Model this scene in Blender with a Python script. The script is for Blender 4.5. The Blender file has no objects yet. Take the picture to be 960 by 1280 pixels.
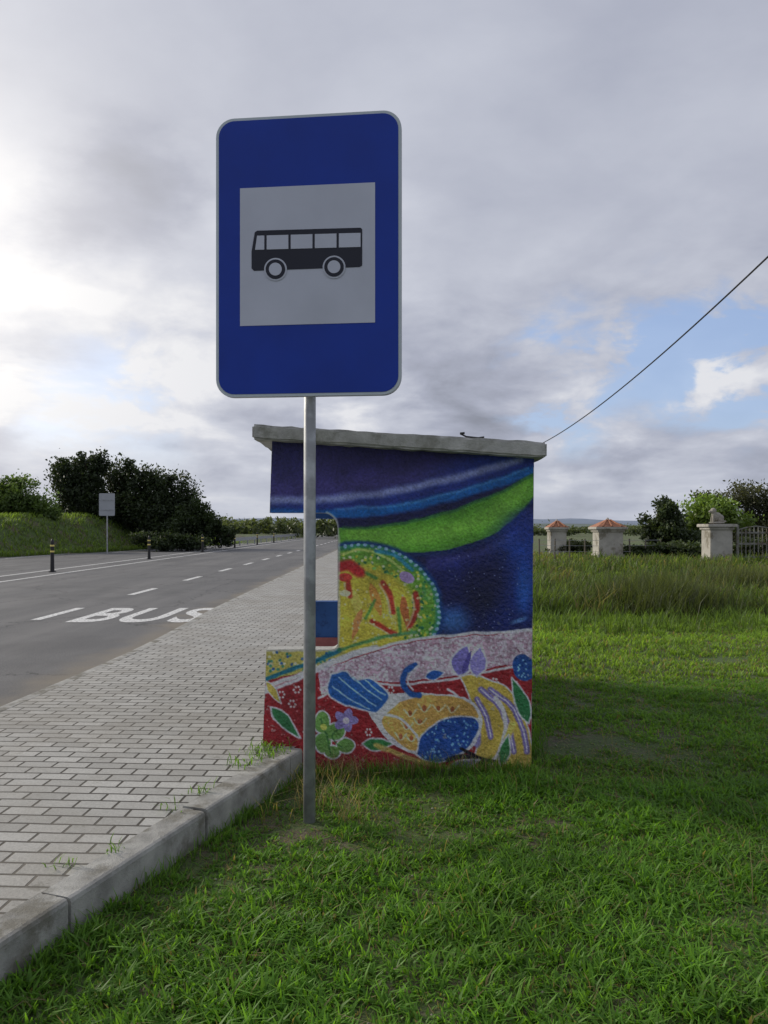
import bpy, bmesh, math, random
import numpy as np
from mathutils import Vector, Matrix
random.seed(7); RS=np.random.RandomState(11)
scn=bpy.context.scene
scn.view_settings.view_transform='Standard'; scn.view_settings.look='None'; scn.view_settings.exposure=0
F=960.0; CH=1.6
def PX(u,v,Y): return ((u-480)/F*Y, Y, CH-(v-660)/F*Y)
# ------------------------------------------------------------------ helpers
class NT:
    def __init__(s,nt): s.nt=nt
    def n(s,t,**k):
        x=s.nt.nodes.new(t)
        for a,b in k.items(): setattr(x,a,b)
        return x
    def l(s,a,b): s.nt.links.new(a,b)
    def put(s,sock,val):
        if isinstance(val,bpy.types.NodeSocket): s.l(val,sock)
        else: sock.default_value=val
    def m(s,op,a,b=0.0,c=None,clamp=False):
        x=s.n('ShaderNodeMath',operation=op,use_clamp=clamp)
        s.put(x.inputs[0],a); s.put(x.inputs[1],b)
        if c is not None: s.put(x.inputs[2],c)
        return x.outputs[0]
    def vm(s,op,a,b=(0,0,0),sc=None):
        x=s.n('ShaderNodeVectorMath',operation=op)
        s.put(x.inputs[0],a); s.put(x.inputs[1],b)
        if sc is not None: s.put(x.inputs[3],sc)
        return x.outputs[1] if op in('DOT_PRODUCT','LENGTH') else x.outputs[0]
    def noise(s,vec,scale,detail=4,rough=.55,dist=0,col=False):
        x=s.n('ShaderNodeTexNoise'); s.l(vec,x.inputs['Vector'])
        x.inputs['Scale'].default_value=scale;x.inputs['Detail'].default_value=detail
        x.inputs['Roughness'].default_value=rough;x.inputs['Distortion'].default_value=dist
        return x.outputs[1] if col else x.outputs[0]
    def ramp(s,fac,stops,interp='LINEAR'):
        x=s.n('ShaderNodeValToRGB'); s.put(x.inputs[0],fac); r=x.color_ramp; r.interpolation=interp
        while len(r.elements)<len(stops): r.elements.new(.5)
        for e,(p,c) in zip(r.elements,stops):
            e.position=p; e.color=(c[0],c[1],c[2],1) if not isinstance(c,(int,float)) else (c,c,c,1)
        return x.outputs[0]
    def mix(s,f,a,b,mode='MIX'):
        x=s.n('ShaderNodeMix',data_type='RGBA',blend_type=mode)
        def g(v): return v if isinstance(v,bpy.types.NodeSocket) else (v[0],v[1],v[2],1)
        s.put(x.inputs[0],f); s.put(x.inputs[6],g(a)); s.put(x.inputs[7],g(b)); return x.outputs[2]
    def sm(s,v,a,b):
        x=s.n('ShaderNodeMapRange',interpolation_type='SMOOTHSTEP'); s.put(x.inputs[0],v)
        x.inputs[1].default_value=a;x.inputs[2].default_value=b; return x.outputs[0]
def newmat(name):
    m=bpy.data.materials.new(name); m.use_nodes=True; nt=m.node_tree
    return m,NT(nt),nt.nodes['Principled BSDF']
def simple(name,col,rough=.7,var=.15,scale=8,bump=.0,bscale=60,metal=0,spec=.4,col2=None,s2=2.0):
    m,N,b=newmat(name); tc=N.n('ShaderNodeTexCoord').outputs['Object']
    n=N.noise(tc,scale,6); lo=tuple(c*(1-var) for c in col); hi=tuple(min(1,c*(1+var)) for c in col)
    c=N.ramp(n,[(.3,lo),(.7,hi)])
    if col2: c=N.mix(N.sm(N.noise(tc,s2,6,.65),.48,.62),c,col2)
    N.l(c,b.inputs['Base Color']); b.inputs['Roughness'].default_value=rough
    b.inputs['Metallic'].default_value=metal; b.inputs['Specular IOR Level'].default_value=spec
    if bump:
        x=N.n('ShaderNodeBump'); x.inputs['Strength'].default_value=bump; x.inputs['Distance'].default_value=.01
        N.l(N.noise(tc,bscale,5,.7),x.inputs['Height']); N.l(x.outputs[0],b.inputs['Normal'])
    return m
def link(o,parent=None):
    scn.collection.objects.link(o)
    if parent: o.parent=parent
    return o
def mk(name,verts,faces,mats,parent=None,smooth=False,mi=None):
    me=bpy.data.meshes.new(name); me.from_pydata([tuple(v) for v in verts],[],[tuple(f) for f in faces])
    for m in (mats if isinstance(mats,list) else [mats]): me.materials.append(m)
    if smooth: me.polygons.foreach_set('use_smooth',[True]*len(me.polygons))
    if mi is not None: me.polygons.foreach_set('material_index',mi)
    me.update(); return link(bpy.data.objects.new(name,me),parent)
def empty(name,loc=(0,0,0)):
    o=bpy.data.objects.new(name,None); o.location=loc; o.empty_display_size=.2; return link(o)
def box(name,lo,hi,mat,parent=None,bev=0,seg=2,rot=0,jit=0):
    bm=bmesh.new(); bmesh.ops.create_cube(bm,size=1)
    c=[(a+b)/2 for a,b in zip(lo,hi)]; s=[b-a for a,b in zip(lo,hi)]
    for v in bm.verts: v.co=Vector((v.co.x*s[0],v.co.y*s[1],v.co.z*s[2]))
    if bev: bmesh.ops.bevel(bm,geom=bm.edges[:],offset=bev,segments=seg,affect='EDGES')
    if rot: bmesh.ops.rotate(bm,verts=bm.verts,cent=(0,0,0),matrix=Matrix.Rotation(rot,3,'Z'))
    for v in bm.verts: v.co+=Vector(c)
    me=bpy.data.meshes.new(name); bm.to_mesh(me); bm.free(); me.materials.append(mat)
    return link(bpy.data.objects.new(name,me),parent)
def tube(pts,rad,n=10,cap=True):
    V=[];Fc=[]; P=[Vector(p) for p in pts]
    for i,p in enumerate(P):
        t=(P[min(i+1,len(P)-1)]-P[max(i-1,0)]).normalized()
        a=t.cross(Vector((0,0,1)) if abs(t.z)<.9 else Vector((1,0,0))).normalized(); b=t.cross(a)
        r=rad[i] if hasattr(rad,'__len__') else rad
        for k in range(n):
            an=2*math.pi*k/n; V.append(p+a*math.cos(an)*r+b*math.sin(an)*r)
    for i in range(len(P)-1):
        for k in range(n): Fc.append((i*n+k,i*n+(k+1)%n,(i+1)*n+(k+1)%n,(i+1)*n+k))
    if cap: Fc.append(tuple(range(n))[::-1]); Fc.append(tuple(range((len(P)-1)*n,len(P)*n)))
    return V,Fc
def prism(name,poly,place,t,mat,parent=None):
    n=len(poly); V=[place(x,z,0) for x,z in poly]+[place(x,z,t) for x,z in poly]
    Fc=[tuple(range(n)),tuple(range(n,2*n))[::-1]]+[(i,i+n,(i+1)%n+n,(i+1)%n) for i in range(n)]
    o=mk(name,V,Fc,mat,parent)
    bm=bmesh.new(); bm.from_mesh(o.data); bmesh.ops.recalc_face_normals(bm,faces=bm.faces); bm.to_mesh(o.data); bm.free()
    return o
def quads(name,V,Q,mats,cols=None,mi=None,parent=None):
    V=np.asarray(V,np.float32);Q=np.asarray(Q,np.int32); me=bpy.data.meshes.new(name)
    me.vertices.add(len(V)); me.vertices.foreach_set('co',V.ravel())
    me.loops.add(Q.size); me.loops.foreach_set('vertex_index',Q.ravel())
    me.polygons.add(len(Q)); me.polygons.foreach_set('loop_start',np.arange(0,Q.size,4,dtype=np.int32))
    try: me.polygons.foreach_set('loop_total',np.full(len(Q),4,np.int32))
    except Exception: pass
    if cols is not None:
        a=me.color_attributes.new('Col','FLOAT_COLOR','POINT')
        a.data.foreach_set('color',np.hstack([cols,np.ones((len(V),1))]).astype(np.float32).ravel())
    for m in (mats if isinstance(mats,list) else [mats]): me.materials.append(m)
    if mi is not None: me.polygons.foreach_set('material_index',mi)
    me.update(calc_edges=True); me.validate(); return link(bpy.data.objects.new(name,me),parent)
_T=RS.rand(256,256)
def vn(x,y,s=1.0,o=0):
    x=np.asarray(x)*s+o*17.3+500;y=np.asarray(y)*s+o*9.1+500
    xi=np.floor(x).astype(int);yi=np.floor(y).astype(int);fx=x-xi;fy=y-yi
    fx=fx*fx*(3-2*fx);fy=fy*fy*(3-2*fy); g=lambda a,b:_T[a%256,b%256]
    return (g(xi,yi)*(1-fx)+g(xi+1,yi)*fx)*(1-fy)+(g(xi,yi+1)*(1-fx)+g(xi+1,yi+1)*fx)*fy
def fbm(x,y,s,o=0): return vn(x,y,s,o)*.5+vn(x,y,s*2.1,o+1)*.3+vn(x,y,s*4.3,o+2)*.2
def sst(x,a,b):
    t=np.clip((x-a)/(b-a),0,1); return t*t*(3-2*t)
# ------------------------------------------------------------------ world
SAZ=math.radians(-64); SEL=math.radians(26)
sund=Vector((math.sin(SAZ)*math.cos(SEL),math.cos(SAZ)*math.cos(SEL),math.sin(SEL)))
w=bpy.data.worlds.new("World"); scn.world=w; w.use_nodes=True; N=NT(w.node_tree)
bg=w.node_tree.nodes['Background']; BS=.12; bg.inputs[1].default_value=BS
sky=N.n('ShaderNodeTexSky',sky_type='NISHITA'); sky.sun_disc=False; sky.sun_elevation=SEL; sky.sun_rotation=SAZ
sky.air_density=1; sky.dust_density=1.5
d=N.n('ShaderNodeTexCoord').outputs['Generated']; sp_=N.n('ShaderNodeSeparateXYZ'); N.l(d,sp_.inputs[0]); X_,Y_,Z_=sp_.outputs
zc=N.m('ADD',N.m('MAXIMUM',Z_,0),.16)
cb=N.n('ShaderNodeCombineXYZ'); N.l(N.m('DIVIDE',X_,zc),cb.inputs[0]); N.l(N.m('DIVIDE',Y_,zc),cb.inputs[1])
n1=N.noise(cb.outputs[0],.75,7,.5,.4); n2=N.noise(cb.outputs[0],2.3,8,.52,.2)
sc_=N.vm('MULTIPLY',d,(1,1,2.2)); n3=N.noise(sc_,7.5,9,.55,.25)
lowm=N.sm(Z_,.40,.14)
wr=N.vm('SUBTRACT',N.noise(sc_,4.0,6,.6,0,True),(.5,.5,.5)); dw=N.vm('NORMALIZE',N.vm('ADD',d,N.vm('MULTIPLY',wr,(.26,.26,.14))))
def blob(u,v,k,amp=1.0,el=None):
    q=Vector(((u-480)/F,1,(660-v)/F)).normalized()
    dd=N.m('MAXIMUM',N.vm('DOT_PRODUCT',dw,tuple(q)),0); return N.m('MULTIPLY',N.m('POWER',dd,k),amp)
def add(*a):
    r=a[0]
    for x in a[1:]: r=N.m('ADD',r,x)
    return r
nn=N.m('ADD',N.m('MULTIPLY',N.m('SUBTRACT',n1,.5),.45),N.m('MULTIPLY',N.m('SUBTRACT',n2,.5),.5))
nc=N.m('MULTIPLY',N.m('MULTIPLY',N.m('SUBTRACT',n3,.5),1.5),lowm)
dark=add(blob(170,235,420,.42),blob(70,290,900,.32),blob(610,490,600,.26),blob(540,235,400,.12),blob(900,570,200,.10),blob(20,590,260,.12),blob(900,60,40,.06),blob(380,60,90,.06))
brt=add(blob(0,380,30,.26),blob(330,390,60,.12),blob(870,470,700,.26),blob(100,480,120,.10),blob(760,530,500,.16),blob(460,120,90,.10),blob(700,330,60,.06))
lum=add(N.m('ADD',.66,nn),nc,brt); lum=N.m('SUBTRACT',lum,dark,clamp=True)
ccol=N.ramp(lum,[(0,(.20,.21,.25)),(.3,(.29,.31,.38)),(.55,(.40,.425,.52)),(.8,(.56,.585,.67)),(1,(.76,.77,.81))])
bl=add(blob(820,450,500,.9),blob(930,440,260,1.0),blob(690,445,500,.55),blob(700,510,700,.7),blob(950,500,500,.5),blob(190,500,200,.45),blob(60,520,300,.35),blob(430,560,250,.2))
bm_=N.m('MULTIPLY',bl,N.sm(n3,.64,.40)); bm_=N.sm(bm_,.10,.6)
nish=N.mix(1.0,sky.outputs[0],(2.2,2.05,2.0),'MULTIPLY')
blue=N.mix(.65,nish,(.23/BS,.35/BS,.64/BS))
hz=N.sm(Z_,.12,.0)
cl=N.mix(N.m('MULTIPLY',hz,.45),ccol,(.50,.53,.61))
cl=N.vm('MULTIPLY',cl,(1/BS,1/BS,1/BS))
colr=N.mix(N.m('MULTIPLY',bm_,.85),cl,blue)
gq=Vector((math.sin(math.radians(-34))*.95,math.cos(math.radians(-34))*.95,.31)).normalized()
gd=N.m('MAXIMUM',N.vm('DOT_PRODUCT',d,tuple(gq)),0)
glow=add(N.m('MULTIPLY',N.m('POWER',gd,12),.16/BS),N.m('MULTIPLY',N.m('POWER',gd,50),.34/BS))
gx_=N.n('ShaderNodeCombineXYZ')
for i_,k_ in enumerate((1.0,.90,.72)): N.l(N.m('MULTIPLY',glow,k_),gx_.inputs[i_])
N.l(N.vm('ADD',colr,gx_.outputs[0]),bg.inputs[0])
L=bpy.data.lights.new('sun','SUN'); L.energy=3.0; L.angle=math.radians(9); L.color=(1,.92,.78)
lo=bpy.data.objects.new('sun',L); link(lo); lo.rotation_euler=(-sund).to_track_quat('-Z','Y').to_euler(); lo.location=(-20,20,20)
# ------------------------------------------------------------------ camera
cam=bpy.data.cameras.new('camera'); co=link(bpy.data.objects.new('camera',cam)); co.location=(0,0,CH); co.rotation_euler=(math.radians(90),0,0)
cam.lens=27; cam.sensor_width=36; cam.shift_y=20/1280; cam.clip_end=9000; cam.clip_start=.05; scn.camera=co
# ------------------------------------------------------------------ ground
def kx(y): return -1.38+.34*(np.asarray(y,float)-2.76)
def xl(y): return np.interp(y,[-100,41,55,85,400],[-21.5,-20.8,-17.6,-13.5,-13.0])
def pave_right(y):
    y=np.asarray(y,float); return np.where(y<5.15,kx(y),np.where(y<8.75,.9,-.7))
def hgt(x,y):
    x=np.asarray(x,float);y=np.asarray(y,float)
    h=(fbm(x,y,.35,3)-.5)*.16*sst(np.hypot(x-.2,y-5.2),2.5,6)*sst(np.hypot(x,y),0,3) + (vn(x,y,1.7,6)-.5)*.03
    h=h*sst(np.hypot(x,y),4000,200)
    bk=xl(y)-.8
    t=sst(bk-x,0,3.4)*sst(y,5,22); h=np.where(x<bk,t*2.35*np.interp(y,[20,60,72,110],[1,.95,.5,.2])*(.9+.2*vn(x,y,.3,4)),h)
    road=(x<pave_right(y)-.0)&(x>xl(y)-.5)&(y<420)&(y>-60)
    return np.where(road,-.09,h)
gx=np.unique(np.concatenate([np.linspace(-3000,-60,16),np.linspace(-60,-6,60),np.linspace(-6,10,161),np.linspace(10,60,50),np.linspace(60,3000,16)]))
gy=np.unique(np.concatenate([np.linspace(-300,-10,8),np.linspace(-10,.5,20),np.linspace(.5,13,126),np.linspace(13,100,80),np.linspace(100,4500,24)]))
GX,GY=np.meshgrid(gx,gy); GZ=hgt(GX,GY); nx=len(gx);ny=len(gy)
idx=np.arange(nx*ny).reshape(ny,nx); Q=np.stack([idx[:-1,:-1],idx[:-1,1:],idx[1:,1:],idx[1:,:-1]],-1).reshape(-1,4)
gm,N,b=newmat('ground_soil_grass'); tc=N.n('ShaderNodeTexCoord').outputs['Object']
a=N.noise(tc,.8,8,.65);f=N.noise(tc,14,8,.7)
soil=N.ramp(f,[(.3,(.05,.04,.025)),(.55,(.12,.098,.063)),(.75,(.21,.18,.125))])
soil=N.mix(N.m('MULTIPLY',N.sm(N.noise(tc,55,5,.7),.56,.66),.6),soil,(.26,.22,.15))
grn=N.ramp(N.noise(tc,40,6,.8),[(.35,(.03,.05,.012)),(.65,(.12,.18,.045))])
N.l(N.mix(N.sm(N.m('ADD',a,N.m('MULTIPLY',N.m('SUBTRACT',N.noise(tc,30,4,.7),.5),.5)),.40,.52),soil,grn),b.inputs['Base Color']); b.inputs['Roughness'].default_value=.95
bp=N.n('ShaderNodeBump'); bp.inputs['Strength'].default_value=.9;bp.inputs['Distance'].default_value=.03; N.l(N.m('ADD',f,N.m('MULTIPLY',N.noise(tc,60,4,.7),.5)),bp.inputs['Height']); N.l(bp.outputs[0],b.inputs['Normal'])
g=quads('ground',np.stack([GX,GY,GZ],-1).reshape(-1,3),Q,gm); g.data.polygons.foreach_set('use_smooth',[True]*len(Q))
# ------------------------------------------------------------------ road
rm,N,b=newmat('asphalt'); tc=N.n('ShaderNodeTexCoord').outputs['Object']
sx=N.n('ShaderNodeSeparateXYZ'); N.l(tc,sx.inputs[0])
f=N.noise(tc,55,4,.8)
c=N.ramp(f,[(.3,(.05,.05,.052)),(.5,(.11,.11,.112)),(.75,(.27,.27,.265))])
stv=N.vm('MULTIPLY',tc,(1,.08,1)); c=N.mix(N.m('MULTIPLY',N.sm(N.noise(stv,1.3,6,.6),.35,.7),.5),c,(.20,.195,.19))
c=N.mix(N.m('MULTIPLY',N.sm(N.noise(tc,.35,6,.6),.5,.62),.35),c,(.07,.07,.072))
cr=N.n('ShaderNodeTexVoronoi',feature='DISTANCE_TO_EDGE'); N.l(N.vm('ADD',tc,N.vm('MULTIPLY',N.noise(tc,1.5,5,.7,0,True),(1.2,1.2,0))),cr.inputs[0]); cr.inputs['Scale'].default_value=.28
c=N.mix(N.m('MULTIPLY',N.sm(cr.outputs[0],.008,.002),.6),c,(.03,.03,.03))
ed=N.sm(N.m('ADD',sx.outputs[0],N.m('MULTIPLY',N.noise(tc,.9,6,.6),1.6)),-3.1,-2.35)
c=N.mix(N.m('MULTIPLY',ed,.75),c,(.22,.19,.145))
N.l(c,b.inputs['Base Color']); b.inputs['Roughness'].default_value=.8; b.inputs['Specular IOR Level'].default_value=.3
bp=N.n('ShaderNodeBump'); bp.inputs['Strength'].default_value=.5;bp.inputs['Distance'].default_value=.006; N.l(f,bp.inputs['Height']); N.l(bp.outputs[0],b.inputs['Normal'])
ys=np.concatenate([np.linspace(-60,100,60),np.linspace(110,420,12)]); V=[];Fc=[]
for i,y in enumerate(ys):
    V+= [(float(xl(y)),y,.0),(-3.0,y,.0)]
    if i: Fc.append((2*i-2,2*i-1,2*i+1,2*i))
mk('road',V,Fc,rm)
m,N,b=newmat('road_paint'); tc=N.n('ShaderNodeTexCoord').outputs['Object']
N.l(N.mix(N.sm(N.noise(tc,22,8,.75),.38,.58),(.24,.24,.235),(.80,.80,.78)),b.inputs['Base Color']); b.inputs['Roughness'].default_value=.7; paint=m
V=[];Fc=[]
def strip(x0,x1,y0,y1,z=.004):
    k=len(V); V.extend([(x0,y0,z),(x1,y0,z),(x1,y1,z),(x0,y1,z)]); Fc.append((k,k+1,k+2,k+3))
for i in range(-4,30):
    y=13.35+i*5.0; strip(-6.15,-5.97,y,y+2.0)
for y0 in range(-40,180,10): strip(-11.45,-11.3,y0,y0+10); strip(-12.75,-12.6,y0,y0+10)
for y0 in range(-40,100,10):
    strip(float(xl(y0))+1.0,float(xl(y0))+1.12,y0,y0+9)
mk('road_markings',V,Fc,paint)
cu=bpy.data.curves.new('bus_lettering','FONT'); cu.body='BUS'; cu.size=1; cu.offset=.022; cu.space_character=1.12
to=bpy.data.objects.new('bus_lettering_tmp',cu); link(to); bpy.context.view_layer.update()
me=bpy.data.meshes.new_from_object(to); bpy.data.objects.remove(to)
co_=np.array([v.co[:] for v in me.vertices]); mn=co_.min(0);mx=co_.max(0)
for v in me.vertices:
    v.co=(-5.42+(v.co.x-mn[0])/(mx[0]-mn[0])*2.2, 13.0+(v.co.y-mn[1])/(mx[1]-mn[1])*2.35,.004)
me.materials.clear(); me.materials.append(paint); link(bpy.data.objects.new('bus_road_lettering',me))
# ------------------------------------------------------------------ pavement
pm,N,b=newmat('block_paving'); tc=N.n('ShaderNodeTexCoord').outputs['Object']
mp=N.n('ShaderNodeMapping'); N.l(tc,mp.inputs[0]); mp.inputs['Rotation'].default_value=(0,0,math.radians(3))
wv=N.vm('ADD',mp.outputs[0],N.vm('MULTIPLY',N.vm('SUBTRACT',N.noise(tc,2.5,2,.5,0,True),(.5,.5,.5)),(.02,.02,0)))
br=N.n('ShaderNodeTexBrick'); N.l(wv,br.inputs['Vector']); br.inputs['Scale'].default_value=1
br.inputs['Brick Width'].default_value=.215; br.inputs['Row Height'].default_value=.108; br.inputs['Mortar Size'].default_value=.008; br.inputs['Mortar Smooth'].default_value=.3
br.inputs['Color1'].default_value=(.28,.275,.255,1); br.inputs['Color2'].default_value=(.39,.385,.36,1); br.inputs['Mortar'].default_value=(.035,.03,.022,1)
c=N.mix(N.m('MULTIPLY',N.sm(N.noise(tc,1.1,7,.65),.4,.65),.4),br.outputs[0],(.21,.19,.155)); c=N.mix(.5,c,N.ramp(N.noise(tc,90,5,.8),[(.3,(.3,.3,.3)),(.7,(.9,.9,.9))]),'OVERLAY')
c=N.mix(N.m('MULTIPLY',N.sm(N.noise(tc,4.5,5,.7),.62,.7),.5),c,(.13,.12,.09))
N.l(c,b.inputs['Base Color']); b.inputs['Roughness'].default_value=.75
hh=N.m('SUBTRACT',N.m('MULTIPLY',N.noise(tc,120,3,.6),.12),br.outputs['Fac'])
bp=N.n('ShaderNodeBump'); bp.inputs['Strength'].default_value=1;bp.inputs['Distance'].default_value=.012; N.l(hh,bp.inputs['Height']); N.l(bp.outputs[0],b.inputs['Normal'])
def edge(y): return -3.05+.12*math.exp(-((y-9.5)/3)**2)-.1*math.exp(-((y-4)/3)**2)
V=[];Fc=[]; yy=list(np.linspace(-1.9,5.1,24))+[5.12,5.2]+[8.74,8.76]+list(np.linspace(9,60,40))+[130]
for i,y in enumerate(yy):
    xr=float(kx(y)) if y<5.15 else (-.7 if y<8.75 else .2)
    V+=[(edge(y)+.06,y,.15),(xr,y,.15)]
    if i: Fc.append((2*i-2,2*i-1,2*i+1,2*i))
mk('pavement',V,Fc,pm)
kc=simple('kerb_concrete',(.35,.345,.32),.85,.3,9,.7,90,col2=(.18,.17,.14),s2=3)
V=[];Fc=[]
def kblock(x0,y0,x1,y1,wd,zt,zb,gap=.006,bv=.012):
    k=len(V); dx,dy=x1-x0,y1-y0; l=math.hypot(dx,dy); tx,ty=dx/l,dy/l; nx_,ny_=ty,-tx
    prof=[(-wd/2,zb),(-wd/2,zt-bv*.5),(-wd/2+bv*.5,zt),(wd/2-bv*1.6,zt),(wd/2-bv*.5,zt-bv*.4),(wd/2,zt-bv*1.6),(wd/2,zb)]
    for s in [gap,l-gap]:
        for a_,z in prof: V.append((x0+tx*s+nx_*a_,y0+ty*s+ny_*a_,z))
    n=len(prof)
    for i in range(n-1): Fc.append((k+i,k+n+i,k+n+i+1,k+i+1))
    Fc.append(tuple(k+i for i in range(n))); Fc.append(tuple(k+n+i for i in range(n))[::-1])
jy=[3.02-.92*i for i in range(5,0,-1)]+[3.02,3.95,4.88,5.06]
for a_,b_ in zip(jy[:-1],jy[1:]):
    o_=random.uniform(-.006,.006); kblock(float(kx(a_))+o_,a_,float(kx(b_))+o_,b_,.15,.158+random.uniform(-.005,.004),-.12,.008)
y=8.8
while y<60: kblock(.2,y,.2,y+1,.12,.154,-.1); y+=1
mk('grass_kerb',V,Fc,kc)
V=[];Fc=[]; y=-1.9
while y<70:
    kblock(edge(y+1),y+1,edge(y),y,.12,.15,-.05); y+=1
mk('road_kerb',V,Fc,kc)
# ------------------------------------------------------------------ sign
sg=empty('bus_stop_sign',(0,0,0))
A=Vector((-.912,4.17,0)); B=Vector((.0933,4.07,0)); ux=(B-A).normalized(); SW=(B-A).length; un=Vector((ux.y,-ux.x,0))
Ztop=3.818; Zbot=2.306
def S(u,v):
    vt=150-11*(u-270)/232; vb=498-3*(u-270)/232
    t=(u-480)/F; s_=(t*A.y-A.x)/(ux.x-t*ux.y)
    return (s_, Ztop-(v-vt)/(vb-vt)*(Ztop-Zbot))
def splace(off):
    def f(x,z,dd): p=A+ux*x+un*(off-dd); return (p.x,p.y,z)
    return f
def rrect(x0,z0,x1,z1,r,n=8):
    o=[]
    for cx,cz,a0 in((x1-r,z1-r,0),(x0+r,z1-r,90),(x0+r,z0+r,180),(x1-r,z0+r,270)):
        for i in range(n+1): an=math.radians(a0+90*i/n); o.append((cx+r*math.cos(an),cz+r*math.sin(an)))
    return o
alu=simple('sign_aluminium',(.45,.46,.47),.4,.1,5,metal=.6)
sblue=simple('sign_blue',(.002,.034,.32),.35,.12,2.5,.03,150,spec=.3)
swht=simple('sign_white',(.50,.525,.61),.4,.06,3,spec=.3); sedge=simple('sign_border_white',(.50,.56,.59),.4,.05,4)
sblk=simple('sign_black',(.006,.008,.02),.45,.1,4)
prism('panel',rrect(0,Zbot,SW,Ztop,.10),splace(0),.022,alu,sg)
prism('border',rrect(.003,Zbot+.003,SW-.003,Ztop-.003,.098),splace(.0025),.002,sedge,sg)
prism('blue_face',rrect(.017,Zbot+.017,SW-.017,Ztop-.017,.085),splace(.005),.002,sblue,sg)
a_=S(300.5,237);b_=S(469,405); prism('white_square',[(a_[0],b_[1]),(b_[0],b_[1]),(b_[0],a_[1]),(a_[0],a_[1])],splace(.0075),.002,swht,sg)
def sh(name,pts,off,mat): return prism(name,[S(*p) for p in pts],splace(off),.0015,mat,sg)
def circ(cx,cy,r,n=32): return [(cx+r*math.cos(2*math.pi*i/n),cy+r*math.sin(2*math.pi*i/n)) for i in range(n)]
sh('bus_body',[(319,292),(322,290),(451,287),(453,289),(453,334),(450,336),(318,340),(315,337),(315,316)],.0095,sblk)
for i,(x0,x1) in enumerate([(322,331),(334,361),(364,391),(394,421),(424,451)]):
    f0=lambda x,y: y-(x-320)*.022
    p=[(x0,f0(x0,314)),(x0,f0(x0,296.5)),(x1,f0(x1,296.5)),(x1,f0(x1,314))]
    if i==0: p=[(319.5,314),(322,296.5),(331,296.3),(331,313.8)]
    sh('bus_window',p,.0115,swht)
for cx,cy in((345,338.5),(418,336)):
    sh('wheel_arch',circ(cx,cy,14.2),.0115,swht); sh('wheel',circ(cx,cy,12.2),.0135,sblk); sh('hub_ring',circ(cx,cy,8.0),.0155,swht)
galv=simple('galvanised_steel',(.36,.375,.39),.5,.22,14,.08,40,metal=.35,col2=(.27,.28,.29),s2=6)
px_,py_=(-.405,4.205)
V,Fc=tube([(px_-.004,py_,-.3),(px_-.002,py_,1.5),(px_,py_,3.75)],.033,24); mk('post',V,Fc,galv,sg,True)
for z in (2.55,3.1,3.6):
    box('bracket',(px_-.25,py_-.068,z-.02),(px_+.25,py_-.04,z+.02),galv,sg,.003,rot=math.atan2(ux.y,ux.x))
    V,Fc=tube([(px_,py_,z-.02),(px_,py_,z+.02)],.038,20); mk('clamp',V,Fc,galv,sg)
# ------------------------------------------------------------------ shelter
sh_=empty('bus_shelter',(0,0,0)); WY=5.1; K=WY/F
def W(u,v): return ((u-480)*K, CH-(v-660)*K)
def arc(cx,cy,r,a0,a1,n=8): return [(cx+r*math.cos(math.radians(a0+(a1-a0)*i/n)),cy+r*math.sin(math.radians(a0+(a1-a0)*i/n))) for i in range(n+1)]
notch=arc(402,661,20,-90,0)+arc(414,804,8,0,90,5)
outl=[(340,549.5),(337,641)]+notch+[(333,812),(327.5,950),(327,985),(664,985),(667.5,573)]
plast=simple('white_plaster',(.5,.5,.48),.9,.12,8,.8,120,col2=(.33,.33,.31),s2=4)
rc=simple('roof_concrete',(.44,.44,.42),.9,.22,9,.7,70,col2=(.29,.29,.26),s2=5)
inter=simple('interior_paint',(.03,.09,.26),.8,.4,2.5,.5,100,col2=(.02,.05,.16),s2=3)
redp=simple('painted_plinth',(.34,.12,.11),.85,.25,6,.4,100)
prism('end_wall',[W(*p) for p in outl],lambda x,z,dd:(x,WY+dd,z),.14,plast,sh_)
prism('far_end_wall',[W(*p) for p in outl],lambda x,z,dd:(x,8.42+dd,z),.14,inter,sh_)
lx0=W(334,0)[0]
box('far_wall_plinth',(lx0+.0,8.41,.15),(.82,8.4195,.40),redp,sh_)
box('back_wall',(.835,5.245,-.2),(.965,8.415,2.02),inter,sh_)
box('bench_seat',(.42,5.3,.52),(.83,8.35,.6),rc,sh_,.01); box('bench_leg',(.5,5.6,.15),(.8,5.75,.518),rc,sh_); box('bench_leg',(.5,7.9,.15),(.8,8.05,.518),rc,sh_)
box('floor',(-.78,5.245,.1),(.833,8.405,.156),rc,sh_)
rl=(-.856,2.180,2.274); rr=(1.058,2.057,2.157)
bmx=bmesh.new()
vs=[bmx.verts.new(p) for p in [(rl[0],4.98,rl[1]),(rr[0],4.98,rr[1]),(rr[0],8.68,rr[1]),(rl[0],8.68,rl[1]),(rl[0],4.98,rl[2]),(rr[0],4.98,rr[2]),(rr[0],8.68,rr[2]),(rl[0],8.68,rl[2])]]
for f_ in [(3,2,1,0),(4,5,6,7),(0,1,5,4),(1,2,6,5),(2,3,7,6),(3,0,4,7)]: bmx.faces.new([vs[i] for i in f_])
bmesh.ops.bevel(bmx,geom=bmx.edges[:],offset=.012,segments=2,affect='EDGES')
bmesh.ops.subdivide_edges(bmx,edges=[e for e in bmx.edges if e.calc_length()>.8],cuts=30,use_grid_fill=True)
for v_ in bmx.verts:
    v_.co.z+=random.uniform(-.004,.004); v_.co.y+=random.uniform(-.003,.003)
me=bpy.data.meshes.new('roof_slab'); bmx.to_mesh(me); bmx.free(); me.materials.append(rc); link(bpy.data.objects.new('roof_slab',me),sh_)
V=[];Fc=[]
def addt(p,r,n=6):
    v_,f_=tube(p,r,n); k=len(V); V.extend(v_); Fc.extend([tuple(i+k for i in q) for q in f_])
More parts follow.
